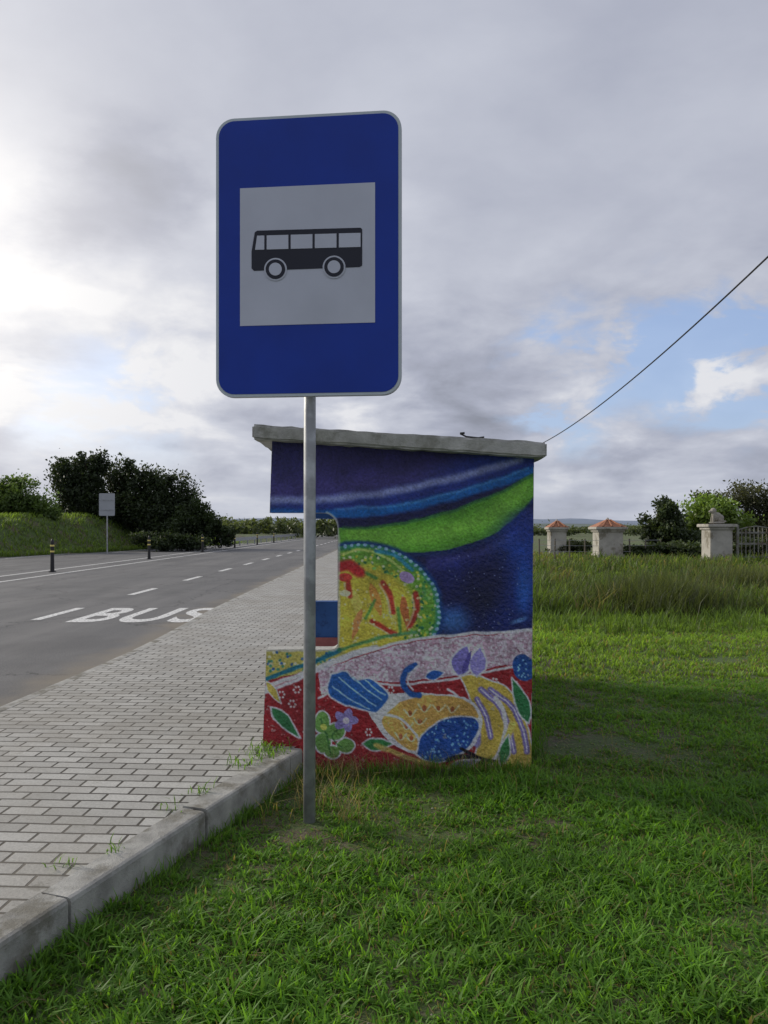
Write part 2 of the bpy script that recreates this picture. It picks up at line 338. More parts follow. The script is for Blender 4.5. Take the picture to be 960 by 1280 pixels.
zr=lambda x: rl[2]+(x-rl[0])/(rr[0]-rl[0])*(rr[2]-rl[2])
addt([(.50,5.05,zr(.5)+.03),(.54,5.05,zr(.54)+.012),(.62,5.06,zr(.62)+.01),(.66,5.06,zr(.66)+.018)],.006)
addt([(.5,5.05,zr(.5)+.03),(.53,5.05,zr(.53)+.035)],.008)
addt([(-.35,5.2,zr(-.35)+.01),(.7,5.3,zr(.7)+.012),(1.0,5.5,zr(1.0)+.012)],.004)
mk('roof_cable',V,Fc,simple('black_cable',(.02,.02,.02),.6),sh_)
# ---------------- mural painted as vertex colours on the plaster
st=.8; us=np.arange(325,670,st); vs_=np.arange(549,977,st); U,Vv=np.meshgrid(us,vs_)
C=np.zeros(U.shape+(3,)); C[:]=(18,22,72)
wu=(fbm(U,Vv,.05,1)-.5)*5; wv_=(fbm(U,Vv,.05,5)-.5)*5; PU=U+wu*.8; PV=Vv+wv_*.8
def lay(mask,col): 
    for k in range(3): C[...,k]=C[...,k]*(1-mask)+col[k]*mask
def spl(pts,n=8):
    P=np.array([pts[0]]+list(pts)+[pts[-1]],float); o=[]
    for i in range(1,len(P)-2):
        for t in np.linspace(0,1,n,endpoint=False):
            a0,a1,a2,a3=P[i-1:i+3]; o.append(.5*((2*a1)+(a2-a0)*t+(2*a0-5*a1+4*a2-a3)*t*t+(3*a1-a0-3*a2+a3)*t**3))
    o.append(P[-2]); return np.array(o)
def dist(pts,taper=False):
    D=np.full(U.shape,1e9)
    for i in range(len(pts)-1):
        a=pts[i];b=pts[i+1];ab=b-a;L2=max(1e-6,ab@ab); t=np.clip(((PU-a[0])*ab[0]+(PV-a[1])*ab[1])/L2,0,1)
        D=np.minimum(D,np.hypot(PU-a[0]-t*ab[0],PV-a[1]-t*ab[1]))
    return D
def stroke(pts,wd,col,soft=1.0,al=1.0,n=5,mask=1): D=dist(spl(pts,n)); lay((1-sst(D,wd/2-soft,wd/2+soft))*al*mask,col)
def inside(pts):
    r=np.zeros(U.shape,bool); n=len(pts)
    for i in range(n):
        x0,y0=pts[i];x1,y1=pts[(i+1)%n]
        if y0==y1: continue
        c_=((y0>PV)!=(y1>PV))&(PU<(x1-x0)*(PV-y0)/(y1-y0)+x0); r^=c_
    return r
def fill(pts,col,al=1,line=None,lw=2.0,sm_=True,n=4):
    p=spl(list(pts)+[pts[0]],n) if sm_ else np.array(list(pts)+[pts[0]],float); m_=inside(p[:-1]).astype(float); lay(m_*al,col)
    if line is not None: lay((1-sst(dist(p),lw/2-.7,lw/2+.9))*.9,line)
    return m_
def ell(cx,cy,rx,ry,col,rot=0,soft=.05,al=1.0,mask=1):
    c_,s_=math.cos(math.radians(rot)),math.sin(math.radians(rot)); x=(PU-cx)*c_+(PV-cy)*s_; y=-(PU-cx)*s_+(PV-cy)*c_
    r=np.sqrt((x/rx)**2+(y/ry)**2); m_=(1-sst(r,1-soft,1+soft))*al*mask; lay(m_,col); return r
def leaf(x0,y0,x1,y1,wd,col,line=None,lw=2):
    dx,dy=x1-x0,y1-y0; l=math.hypot(dx,dy); nx_,ny_=-dy/l,dx/l; p=[]
    for t in np.linspace(0,1,9): s_=math.sin(math.pi*t**.8)*wd/2; p.append((x0+dx*t+nx_*s_,y0+dy*t+ny_*s_))
    for t in np.linspace(1,0,9)[1:-1]: s_=math.sin(math.pi*t**.8)*wd/2; p.append((x0+dx*t-nx_*s_,y0+dy*t-ny_*s_))
    return fill(p,col,1,line,lw,sm_=False)
WH=(206,206,216)
fill([(320,540),(680,540),(680,575),(600,594),(540,608),(470,622),(400,630),(320,632)],(50,48,104))
ell(400,600,130,26,(70,62,130),-4,.7,.6); ell(520,570,110,16,(36,32,84),-8,.8,.8); ell(352,575,30,26,(32,32,84),0,.8,.7); ell(620,575,60,14,(22,50,140),-12,.9,.7)
stroke([(320,636),(400,633),(470,625),(540,611),(600,596),(680,568)],22,(34,52,134),7,.9)
stroke([(320,626),(400,624),(470,617),(540,604),(600,589),(650,574)],9,(140,150,198),4,.85)
stroke([(320,641),(400,643),(480,638),(550,624),(610,607),(680,584)],12,(16,92,166),4,1)
stroke([(400,650),(480,648),(550,635),(610,617),(680,594)],4,(18,22,70),2,1)
stroke([(420,636),(500,631),(560,617),(620,600),(660,586)],3,(90,150,210),2,.6)
gm_=fill([(385,662),(430,660),(480,656),(540,644),(590,629),(640,606),(668,592),(676,600),(664,626),(640,651),(604,674),(560,687),(520,691),(470,687),(385,674)],(84,148,44))
stroke([(440,668),(500,672),(560,664),(610,646),(655,612)],22,(124,186,66),9,.8,mask=gm_)
stroke([(430,660),(480,657),(540,645),(590,630),(640,607),(668,593)],4,(40,96,60),2,.8)
stroke([(480,690),(520,693),(562,690),(606,676),(640,654),(668,624)],5,(14,40,90),2.5,.9)
stroke([(540,704),(590,698),(630,678),(668,646)],16,(66,66,140),6,.8); stroke([(560,700),(600,692),(640,668)],5,(110,104,170),2.5,.6)
ell(645,704,34,46,(24,66,158),12,.75,.85); ell(590,715,40,24,(24,36,110),0,.8,.8); ell(628,762,50,26,(16,40,116),0,.8,.8); ell(604,735,28,46,(10,12,48),18,.7,.75); ell(652,656,20,14,(20,44,120),-40,.8,.8)
ell(566,776,20,16,(70,130,200),0,.8,.7); ell(655,740,9,26,(40,100,190),0,.9,.7)
for k in range(34): ell(RS.uniform(560,662),RS.uniform(695,785),.8,.8,(150,160,205),0,.5,.7)
ell(648,775,10,3,(110,160,220),-20,.6,.7)
dr=np.hypot((PU-448)/104,(PV-765)/86)
lay(1-sst(dr,1.0,1.06),(16,60,120)); lay(1-sst(dr,.97,1.0),(52,128,96)); lay(1-sst(dr,.90,.95),(100,150,54)); lay(1-sst(dr,.6,.8),(198,184,66))
for k in range(42):
    an=math.radians(-100+k*5); x,y=448+101*math.cos(an),765+83.5*math.sin(an); ell(x,y,2.4,2.0,(140,180,215),0,.3)
for k in range(260):
    an=RS.uniform(-1.8,1.2);r=RS.uniform(.66,.93); ell(448+104*r*math.cos(an),765+86*r*math.sin(an),1.7,1.7,[(200,195,70),(120,180,85),(200,205,170),(30,100,70)][k%4],0,.4,.85)
for x0,y0,x1,y1,wd,cc in [(440,735,452,780,12,(215,200,95)),(462,728,478,772,13,(215,150,70)),(486,738,494,785,12,(212,200,96)),(452,760,440,800,10,(206,140,80)),(503,742,510,790,10,(190,110,60))]:
    leaf(x0,y0,x1,y1,wd,cc,None)
for p in [[(478,728),(488,745),(492,765)],[(520,742),(521,762),(512,782)],[(466,776),(480,785),(494,792)],[(436,728),(438,745)]]:
    stroke(p,6,(172,44,40),1.8,.9); stroke([(q[0]-4,q[1]+2) for q in p],2,(225,185,155),.8,.8)
for p in [[(498,760),(500,790)],[(468,750),(458,772)],[(448,712),(470,722)],[(528,730),(532,750)]]: stroke(p,4,(70,140,70),1.5,.8)
stroke([(424,708),(436,706),(450,716)],13,(172,38,42),3); ell(432,722,9,6,(195,64,54)); stroke([(426,692),(450,688),(480,696),(505,714)],3,(180,205,110),1)
stroke([(470,690),(492,694),(515,712)],5,(40,130,180),1.5,.8); ell(508,722,10,7,(170,145,195),30); ell(432,742,7,4,(220,210,165))
for k in range(60): ell(RS.uniform(424,525),RS.uniform(730,805),1.4,1.4,(226,216,160),0,.4,.8)
band=[(320,830),(350,842),(400,836),(440,822),(500,803),(560,795),(620,790),(680,787)]
low=fill(band+[(680,1000),(320,1000)],(142,30,38),sm_=False)
fill([(320,806),(424,806),(424,822),(390,836),(350,846),(320,850)],(180,170,88)); 
for k in range(60): ell(RS.uniform(332,420),RS.uniform(814,838),1.8,1.8,[(60,130,105),(215,210,180),(40,90,150)][k%3],0,.4)
stroke([(330,850),(360,838),(395,826),(425,812)],5,(20,105,130),1.5); stroke([(328,862),(350,852),(390,838),(430,820),(470,808)],6,(212,212,216),1.5)
pk=fill([(398,838),(440,824),(500,806),(560,798),(620,793),(668,791),(668,832),(630,832),(600,838),(560,846),(500,852),(452,850),(420,862),(402,868)],(180,152,168))
ns_=vn(U,Vv,.33,8); lay(pk*sst(ns_,.45,.58)*.85,(206,194,206)); lay(pk*sst(vn(U,Vv,.4,12),.78,.86)*.4,(130,70,96))
for k in range(300):
    x,y=RS.uniform(402,664),RS.uniform(794,850); ell(x,y,1.3,1.3,(220,212,220),0,.5,.8,pk)
stroke([(330,866),(380,846),(430,824),(500,803),(560,795),(620,790),(668,788)],4,WH,1.2); stroke([(424,812),(480,796),(520,790)],4,(60,130,90),1.5,.8)
stroke([(398,872),(420,862),(452,852),(500,856),(560,850),(600,842),(640,834),(668,834)],3,WH,1)
for x,y in [(352,868),(366,880),(345,895),(372,862),(404,862),(470,858),(488,862),(618,852),(630,866),(460,915),(384,915),(350,938),(655,890)]:
    for k in range(6): ell(x+4*math.cos(k*1.05),y+4*math.sin(k*1.05),1.5,1.5,(214,202,204),0,.4)
for k in range(120): ell(RS.uniform(330,660),RS.uniform(850,960),1.1,1.1,(210,150,150),0,.5,.7)
leaf(338,884,376,922,16,(44,112,66),WH); leaf(332,850,352,880,9,(190,172,80),WH,1.5)
gl=[(402,903,9,13),(418,914,13,10),(404,928,9,12),(432,932,10,9),(416,940,9,8)]
for x,y,r,q in gl: ell(x,y,r+2,q+2,WH)
for x,y,r,q in gl: ell(x,y,r,q,(104,150,74))
stroke([(400,898),(408,920),(414,944)],2,(52,100,52),.8,.8); stroke([(426,908),(414,920),(428,934)],1.6,(52,100,52),.8,.8); ell(404,908,4,4,(186,200,90))
for an in range(0,360,72): ell(432+8*math.cos(math.radians(an)),900+7*math.sin(math.radians(an)),8,5.5,(142,130,188),an)
ell(432,900,4,4,(225,210,230)); leaf(452,930,492,930,16,(50,122,64),WH)
fill([(574,846),(590,842),(610,850),(630,856),(650,880),(660,910),(664,975),(600,975),(592,950),(600,915),(590,880)],(198,172,76),1,WH)
for p in [[(600,862),(622,880),(636,908),(642,940)],[(612,862),(640,884),(654,914),(658,940)],[(596,874),(608,896),(612,920)]]: stroke(p,7,(124,112,176),1.4); stroke(p,1.6,(210,204,230),.6)
leaf(572,845,584,806,28,(118,110,180),WH); leaf(596,846,600,808,22,(136,128,195),WH); leaf(578,842,590,812,8,(80,72,145))
stroke([(620,872),(632,900),(624,940),(608,960)],5,(220,214,218),1.2); stroke([(640,905),(632,935),(640,962)],8,(220,194,96),1.5)
leaf(626,958,636,918,14,(50,122,64),WH); leaf(662,905,640,846,18,(44,112,66),WH); ell(655,834,14,17,(24,70,140),-15); 
for k in range(12): ell(RS.uniform(648,662),RS.uniform(822,846),1.2,1.2,(120,170,210),0,.4)
ell(590,905,10,30,(142,134,195),-12,.1); stroke([(560,862),(580,880),(590,910)],3,WH,1)
fill([(466,868),(500,866),(540,868),(580,872),(600,888),(602,912),(586,938),(556,948),(520,944),(490,930),(470,906),(460,886)],(208,206,214),1)
fill([(500,876),(540,868),(580,874),(598,890),(596,900),(560,900),(536,910),(520,940),(498,930),(480,912),(478,896)],(204,160,84),1,WH)
for x,y in [(512,890),(530,884),(548,884),(566,886),(508,906),(524,900),(500,920),(514,922)]: stroke([(x-7,y-3),(x,y+5),(x+8,y-3)],2.2,(216,204,156),.7); ell(x,y+1,2.5,3.5,(168,98,60))
stroke([(480,892),(500,898),(520,918),(526,940)],3,(222,214,218),.8)
fill([(520,944),(528,918),(552,900),(590,896),(600,908),(586,934),(560,950),(536,952)],(28,72,150),1,WH)
for k in range(70):
    ell(RS.uniform(526,596),RS.uniform(900,948),1.3,1.3,(120,175,215),0,.4,.9,(C[...,2]>125)*(C[...,0]<60))
fill([(414,842),(432,838),(444,850),(462,848),(482,862),(486,874),(470,890),(450,886),(428,880),(410,866)],(34,92,166),1,WH)
for q in [((424,846),(448,868),(470,882)),((440,846),(458,862),(478,874)),((416,858),(440,876),(462,886)),((456,850),(470,862),(482,868))]: stroke(q,1.8,(150,188,222),.7)
stroke([(519,832),(507,840),(504,854),(512,866),(524,870)],7,(28,82,158),1.2); stroke([(524,832),(513,841),(510,853),(517,863)],2,WH,.7)
leaf(532,847,556,840,13,(30,82,160),WH,1.4)
stroke([(560,950),(585,946),(612,960)],6,(16,14,26),1.2); stroke([(576,936),(600,948),(616,952)],4,(16,14,26),1); leaf(560,962,600,950,12,(116,108,180),WH)
stroke([(470,930),(510,948),(560,960),(600,966)],6,(190,170,90),1.5,.9)
g1=.80+.36*fbm(U,Vv,.045,3); g2=.88+.24*vn(U,Vv,.6,2); C*= (g1*g2)[...,None]
dirt=sst(Vv,925,972)*.5*fbm(U,Vv,.06,9)*1.8; lay(np.clip(dirt,0,.65),(112,102,82))
chip=sst(fbm(U,Vv,.16,21),.76,.82)*sst(Vv,600,900)*.6; lay(chip,(165,160,155))
nd=dist(np.array(notch[2:-1]+[(333,812)],float)); lay((1-sst(nd,1.5,4.0))*.75,(190,190,190))
Cl=np.clip(C/255,0,1); Cl=np.where(Cl<=.04045,Cl/12.92,((Cl+.055)/1.055)**2.4); Cl=np.clip(Cl*1.3,0,.8)
ol=np.array(outl,float)
PU,PV=U,Vv; insd=inside(ol)
nyy,nxx=U.shape; ix=np.arange(nyy*nxx).reshape(nyy,nxx); cm=insd[:-1,:-1]&insd[1:,:-1]&insd[:-1,1:]&insd[1:,1:]
Q=np.stack([ix[:-1,:-1],ix[1:,:-1],ix[1:,1:],ix[:-1,1:]],-1)[cm]
VV=np.stack([(U-480)*K,np.full(U.shape,WY-.003),CH-(Vv-660)*K],-1).reshape(-1,3)
mm,N,b=newmat('mural_paint'); at=N.n('ShaderNodeAttribute',attribute_name='Col'); tc=N.n('ShaderNodeTexCoord').outputs['Object']
N.l(N.mix(.35,at.outputs[0],N.ramp(N.noise(tc,75,4,.7),[(.3,(.3,.3,.3)),(.7,(.75,.75,.75))]),'OVERLAY'),b.inputs['Base Color']); b.inputs['Roughness'].default_value=.5
bp=N.n('ShaderNodeBump'); bp.inputs['Strength'].default_value=1;bp.inputs['Distance'].default_value=.018; N.l(N.noise(tc,44,4,.6),bp.inputs['Height']); N.l(bp.outputs[0],b.inputs['Normal'])
quads('mural',VV,Q,mm,Cl.reshape(-1,3),parent=sh_)
# ------------------------------------------------------------------ vegetation materials
def vegmat(name,tr=.4):
    m,N,b=newmat(name); at=N.n('ShaderNodeAttribute',attribute_name='Col'); N.l(at.outputs[0],b.inputs['Base Color']); b.inputs['Roughness'].default_value=.5; b.inputs['Specular IOR Level'].default_value=.3
    t=N.n('ShaderNodeBsdfTranslucent'); N.l(N.mix(1,at.outputs[0],(1.9,1.9,.8),'MULTIPLY'),t.inputs[0]); x=N.n('ShaderNodeMixShader'); x.inputs[0].default_value=tr
    N.l(b.outputs[0],x.inputs[1]);N.l(t.outputs[0],x.inputs[2]); N.l(x.outputs[0],m.node_tree.nodes['Material Output'].inputs[0]); return m
vg=vegmat('grass_blades',.5); vl=vegmat('leaves',.25)
bark=simple('bark',(.06,.045,.035),.9,.3,12,.6,30)
def blades(P,H,Wd,bend,c0,c1,broad=.75,zb=None):
    n=len(P); yaw=RS.uniform(0,2*np.pi,n); z0=(hgt(P[:,0],P[:,1]) if zb is None else zb)-.01
    D=np.stack([np.cos(yaw),np.sin(yaw)],-1); yw=yaw+np.pi/2+RS.uniform(-.5,.5,n); T=np.stack([np.cos(yw),np.sin(yw)],-1)
    V=np.zeros((n,6,3))
    for k,(hf,bf,wf) in enumerate([(0,0,.6),(.55,.28,broad*1.2),(1,1,.12)]):
        c_=P+D*(bend*bf)[:,None]; zz=z0+H*hf*np.where(k==2,np.sqrt(np.clip(1-.35*(bend/H)**2,.2,1)),1)
        for s,sg_ in enumerate((-1,1)):
            V[:,k*2+s,:2]=c_+T*(Wd*wf*sg_*.5)[:,None]; V[:,k*2+s,2]=zz
    b_=np.arange(n)[:,None]*6; Q=np.concatenate([b_+np.array([[0,1,3,2]]),b_+np.array([[2,3,5,4]])],0)
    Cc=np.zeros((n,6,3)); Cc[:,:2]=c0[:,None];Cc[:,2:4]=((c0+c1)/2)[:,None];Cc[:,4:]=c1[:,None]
    return V.reshape(-1,3),Q,Cc.reshape(-1,3)
class Acc:
    def __init__(s): s.V=[];s.Q=[];s.C=[];s.k=0
    def add(s,t): s.V.append(t[0]);s.Q.append(t[1]+s.k);s.C.append(t[2]);s.k+=len(t[0])
    def make(s,name,mat): return quads(name,np.concatenate(s.V),np.concatenate(s.Q),mat,np.concatenate(s.C))
def okpos(P):
    x,y=P[:,0],P[:,1]
    k=(x>np.where(y<5.15,kx(y)+.085,np.where(y<8.75,.99,.3)))
    k&=~((y>5.085)&(y<8.6)&(x<.975)&(x>-.9)); k&=np.hypot(x+.409,y-4.205)>.045; return k
def scat(n,x0,x1,y0,y1,fr=1.0):
    P=np.stack([RS.uniform(x0,x1,n),y0+(y1-y0)*RS.uniform(0,1,n)],-1); P=P[okpos(P)]
    return P[np.abs(P[:,0])<P[:,1]*.62+1.6]
def dens(P): 
    x,y=P[:,0],P[:,1]; q=fbm(x,y,1.1,20)*.55+fbm(x,y,5.5,30)*.45
    bare=.20*np.exp(-((x-1.55)/.5)**2-((y-5.6)/.5)**2)+.16*np.exp(-((x-1.5)/.3)**2-((y-2.9)/.4)**2)+.13*np.exp(-((x+.35)/.4)**2-((y-4.3)/.5)**2)+.12*np.exp(-((x+.2)/1.2)**2-((y-5.0)/.15)**2)+.15*np.exp(-((x-2.6)/1.2)**2-((y-9.2)/.4)**2)+.14*np.exp(-((x+.95)/.2)**2-((y-3.2)/.6)**2)+.12*np.exp(-((x-.9)/.25)**2-((y-4.0)/.3)**2)
    lush=.12*np.exp(-((x-.1)/1.1)**2-((y-3.0)/.9)**2)
    return q-bare+lush
G=Acc()
def col(n,base,var,P=None,o=0):
    c=np.array(base)[None]*(1+RS.uniform(-var,var,(n,1))); 
    if P is not None: c=c*(.65+.7*fbm(P[:,0],P[:,1],1.3,40+o))[:,None]
    return c
def grass(n,x0,x1,y0,y1,h0,h1,w,thr,cb,ct,dry=.1,clump=1,lean=(.15,1.1)):
    n0=n//clump
    P0=scat(n0,x0,x1,y0,y1); P=np.repeat(P0,clump,0)+RS.normal(0,.016+.002*y0,(len(P0)*clump,2)); hh_=np.repeat(RS.uniform(.6,1.4,len(P0)),clump); k_=okpos(P); P=P[k_];hh_=hh_[k_]
    dd=dens(P); keep=RS.rand(len(P))<sst(dd,thr-.12,thr+.08)*.94+.06; P=P[keep]; dd=dd[keep]; hh_=hh_[keep]; m=len(P)
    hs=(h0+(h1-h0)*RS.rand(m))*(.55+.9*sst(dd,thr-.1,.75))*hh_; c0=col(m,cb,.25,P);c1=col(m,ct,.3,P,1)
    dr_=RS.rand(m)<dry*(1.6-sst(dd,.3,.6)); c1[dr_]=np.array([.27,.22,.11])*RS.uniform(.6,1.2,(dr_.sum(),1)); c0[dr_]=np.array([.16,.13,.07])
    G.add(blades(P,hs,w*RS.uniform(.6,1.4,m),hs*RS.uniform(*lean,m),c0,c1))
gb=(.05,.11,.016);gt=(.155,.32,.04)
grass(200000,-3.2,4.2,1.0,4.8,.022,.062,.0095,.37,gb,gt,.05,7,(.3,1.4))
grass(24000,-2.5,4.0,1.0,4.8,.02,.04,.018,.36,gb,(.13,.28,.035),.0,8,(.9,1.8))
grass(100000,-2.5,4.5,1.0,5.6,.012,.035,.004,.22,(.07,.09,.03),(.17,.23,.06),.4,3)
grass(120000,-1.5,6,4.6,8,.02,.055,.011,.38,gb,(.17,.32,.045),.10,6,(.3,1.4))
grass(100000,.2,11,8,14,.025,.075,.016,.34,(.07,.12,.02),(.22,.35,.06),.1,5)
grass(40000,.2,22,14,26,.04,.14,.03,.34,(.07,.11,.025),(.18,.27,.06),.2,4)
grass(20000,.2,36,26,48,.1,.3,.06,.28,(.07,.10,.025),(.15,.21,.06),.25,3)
def tuft(cx,cy,n,sd,h0,h1,w,cb,ct,bd=(.2,.8)):
    P=np.stack([RS.normal(cx,sd,n),RS.normal(cy,sd,n)],-1); P=P[okpos(P)]; m=len(P); hs=RS.uniform(h0,h1,m)
    G.add(blades(P,hs,np.full(m,w),hs*RS.uniform(*bd,m),col(m,cb,.25),col(m,ct,.3)))
straw=((.15,.12,.065),(.36,.30,.16))
for _ in range(16): tuft(RS.uniform(-.75,-.1),RS.uniform(4.1,5.0),14,.05,.08,.24,.004,*straw,bd=(.3,1.3))
for _ in range(70): tuft(RS.uniform(-.55,1.1),RS.uniform(4.90,5.06),16,.05,.03,.13,.006,gb,(.15,.28,.04))
for _ in range(18): tuft(RS.uniform(-.5,1.0),RS.uniform(4.9,5.05),10,.05,.08,.18,.004,*straw)
for _ in range(55):
    y=RS.uniform(2.2,5.0); tuft(float(kx(y))+.12,y,18,.035,.04,.11,.006,gb,(.16,.3,.05))
for _ in range(40): tuft(RS.uniform(-.8,3),RS.uniform(2,6.5),4,.08,.1,.26,.0035,*straw,bd=(.5,1.6))
n=5200; P=scat(n,-1.6,4.5,1.6,8); hs=RS.uniform(.012,.03,len(P)); G.add(blades(P,hs,np.full(len(P),.0045),RS.uniform(.04,.16,len(P)),col(len(P),straw[0],.3),col(len(P),straw[1],.3)))
for _ in range(50): tuft(RS.uniform(.98,1.1),RS.uniform(5.2,8.6),18,.05,.08,.22,.007,gb,(.14,.27,.04))
for _ in range(210):
    y=RS.uniform(11.5,18); x=RS.uniform(2.4,.58*y+2); tuft(x,y,34,.16,.10,.34,.014,(.05,.08,.02),(.13,.21,.045))
G.make('grass',vg)
# pebbles and soil crumbs
V=[];Fc=[]
for P_ in scat(1100,-1.4,4.0,2.0,7):
    r=RS.uniform(.003,.011); z=float(hgt(P_[0],P_[1])); k=len(V); an=RS.uniform(0,6.3)
    for q in ((1,0,0),(-.8,.2,0),(.1,.9,0),(0,-1,0),(.1,0,.7),(0,.1,-.6)):
        V.append((P_[0]+r*(q[0]*math.cos(an)-q[1]*math.sin(an)),P_[1]+r*(q[0]*math.sin(an)+q[1]*math.cos(an)),z+r*.3+q[2]*r))
    for t in ((0,2,4),(2,1,4),(1,3,4),(3,0,4),(2,0,5),(1,2,5),(3,1,5),(0,3,5)): Fc.append(tuple(k+i for i in t))
mk('pebbles',V,Fc,simple('pebble_stone',(.24,.22,.18),.9,.4,30))
Wd_=Acc()
for cx,cy,s_,n in [(-1.22,3.45,.03,14),(-1.02,4.2,.04,20),(-.86,4.7,.05,40),(-.8,5.0,.05,60),(-.75,4.85,.05,40),(-1.1,3.95,.03,12),(-1.36,3.3,.03,12),(-.66,5.0,.05,40)]:
    P=np.stack([RS.normal(cx,s_,n),RS.normal(cy,s_,n)],-1); hs=RS.uniform(.02,.08,n); Wd_.add(blades(P,hs,np.full(n,.007),hs*RS.uniform(.4,1.3,n),col(n,gb,.2),col(n,(.18,.34,.04),.3),zb=np.full(n,.157)))
Wd_.make('paving_weeds',vg)
G=Acc()
for _ in range(1300):
    y=RS.uniform(14,36); x=RS.uniform(2.2,.62*y+3); q=fbm(x,y,.3,60)
    if q<.40: continue
    hh_=RS.uniform(.28,.62)*(.5+q); kk=int(24 if y<22 else 14)
    cc=[((.035,.05,.022),(.09,.12,.045)),((.04,.07,.02),(.11,.17,.04)),((.08,.075,.04),(.19,.17,.09))][RS.choice(3,p=[.45,.42,.13])]
    tuft(x,y,kk,.2,hh_*.35,hh_,.014+.0008*y,*cc,bd=(.05,.9))
for _ in range(150):
    x,y=RS.normal(5.4,.8),RS.normal(15.0,.7); tuft(x,y,34,.16,.2,.75*math.exp(-((x-5.4)/1.6)**2)+.1,.013,(.03,.04,.018),(.085,.105,.045),bd=(.1,.9))
for _ in range(60):
    x,y=RS.normal(9.2,.8),RS.normal(19,.7); tuft(x,y,40,.25,.3,.75,.018,(.04,.045,.022),(.10,.12,.055),bd=(.05,.8))
G.make('tall_field_grass',vg)
# ------------------------------------------------------------------ trees
def leaves(blobs,n,size,cd,cl,nc=26,sp=.17):
    vol=np.array([b_[3]*b_[4]*b_[5] for b_ in blobs])**.67; vol/=vol.sum(); allP=[];allC=[]
    for b_,f_ in zip(blobs,vol):
        k=max(6,int(n*f_)); c=RS.normal(0,1,(nc,3)); c/=np.linalg.norm(c,axis=1)[:,None]; c*=RS.uniform(.35,1.12,(nc,1))
        sz=RS.uniform(.4,1.5,nc); br=RS.uniform(.45,1.4,nc); w_=RS.choice(nc,k,p=sz/sz.sum()); p=c[w_]+RS.normal(0,sp,(k,3))*sz[w_][:,None]
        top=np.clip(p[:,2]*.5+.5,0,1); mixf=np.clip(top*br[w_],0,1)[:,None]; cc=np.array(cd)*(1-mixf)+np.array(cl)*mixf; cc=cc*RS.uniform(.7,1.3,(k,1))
        allP.append(np.array(b_[:3])+p*np.array(b_[3:6])); allC.append(cc)
    P=np.concatenate(allP);Cc=np.concatenate(allC);k=len(P); a=RS.normal(0,1,(k,3));a/=np.linalg.norm(a,axis=1)[:,None]; b2=np.cross(a,RS.normal(0,1,(k,3)));b2/=np.linalg.norm(b2,axis=1)[:,None]
    s_=size*RS.uniform(.6,1.4,(k,1)); V=np.stack([P-a*s_,P-b2*s_*.5,P+a*s_,P+b2*s_*.5],1); Q=np.arange(k*4).reshape(k,4)
    return V.reshape(-1,3),Q,np.repeat(Cc,4,0)
def tree(name,x,y,blobs,n,size,cd,cl,tr=.15,nc=26,sp=.17,multi=False):
    z=float(hgt(x,y)); V,Q,Cc=leaves(blobs,n,size,cd,cl,nc,sp); tv=[];tq=[]
    zf=min(b_[2]-b_[5]*.3 for b_ in blobs)
    def at(p,r):
        v_,f_=tube(p,r,6,False); k=len(tv); tv.extend([tuple(q) for q in v_]); tq.extend([tuple(i+k for i in q) for q in f_])
    fk=(x,y,z+max(.4,(zf-z)*.8)); at([(x,y,z-.2),fk],[tr*1.3,tr])
    for b_ in blobs:
        m=((fk[0]+b_[0])/2+RS.normal(0,.1),(fk[1]+b_[1])/2,(fk[2]+b_[2])/2+.1); at([fk,m,(b_[0],b_[1],b_[2]+b_[5]*.5)],[tr*.8,tr*.5,tr*.12])
        for _ in range(3):
            q=RS.uniform(-.7,.7,3); at([(b_[0],b_[1],b_[2]-b_[5]*.2),(b_[0]+q[0]*b_[3],b_[1]+q[1]*b_[4],b_[2]+abs(q[2])*b_[5])],[tr*.3,tr*.05])
    k=len(V); tv=np.array(tv);tq=np.array(tq)+k
    return quads(name,np.vstack([V,tv]),np.vstack([Q,tq]),[vl,bark],np.vstack([Cc,np.full((len(tv),3),.05)]),np.concatenate([np.zeros(len(Q),int),np.ones(len(tq),int)]))
def pb(u,v,Y,ru,rv,dy=1.0): x,_,z=PX(u,v,Y); return (x,Y,z,ru/F*Y,dy*ru/F*Y,rv/F*Y)
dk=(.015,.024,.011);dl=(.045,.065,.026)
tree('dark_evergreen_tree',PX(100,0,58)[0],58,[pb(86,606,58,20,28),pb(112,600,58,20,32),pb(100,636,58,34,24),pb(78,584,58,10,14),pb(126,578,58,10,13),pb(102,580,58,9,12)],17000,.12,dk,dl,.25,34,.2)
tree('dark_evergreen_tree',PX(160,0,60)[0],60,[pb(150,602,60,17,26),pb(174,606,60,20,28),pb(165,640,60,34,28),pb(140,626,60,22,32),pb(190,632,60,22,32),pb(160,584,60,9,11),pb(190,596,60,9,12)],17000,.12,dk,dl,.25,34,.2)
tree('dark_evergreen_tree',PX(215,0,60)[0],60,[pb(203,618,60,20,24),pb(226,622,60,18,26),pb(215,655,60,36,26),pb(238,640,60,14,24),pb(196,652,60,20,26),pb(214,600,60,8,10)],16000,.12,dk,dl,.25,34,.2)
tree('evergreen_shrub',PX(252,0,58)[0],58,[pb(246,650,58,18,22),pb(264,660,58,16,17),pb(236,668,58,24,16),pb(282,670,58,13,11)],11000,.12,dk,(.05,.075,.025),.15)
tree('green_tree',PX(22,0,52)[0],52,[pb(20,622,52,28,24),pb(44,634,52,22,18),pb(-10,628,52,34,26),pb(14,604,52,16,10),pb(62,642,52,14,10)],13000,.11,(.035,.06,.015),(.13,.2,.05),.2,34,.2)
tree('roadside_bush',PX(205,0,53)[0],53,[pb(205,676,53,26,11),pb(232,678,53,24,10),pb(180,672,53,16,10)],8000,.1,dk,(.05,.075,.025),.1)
G=Acc(); n=26000
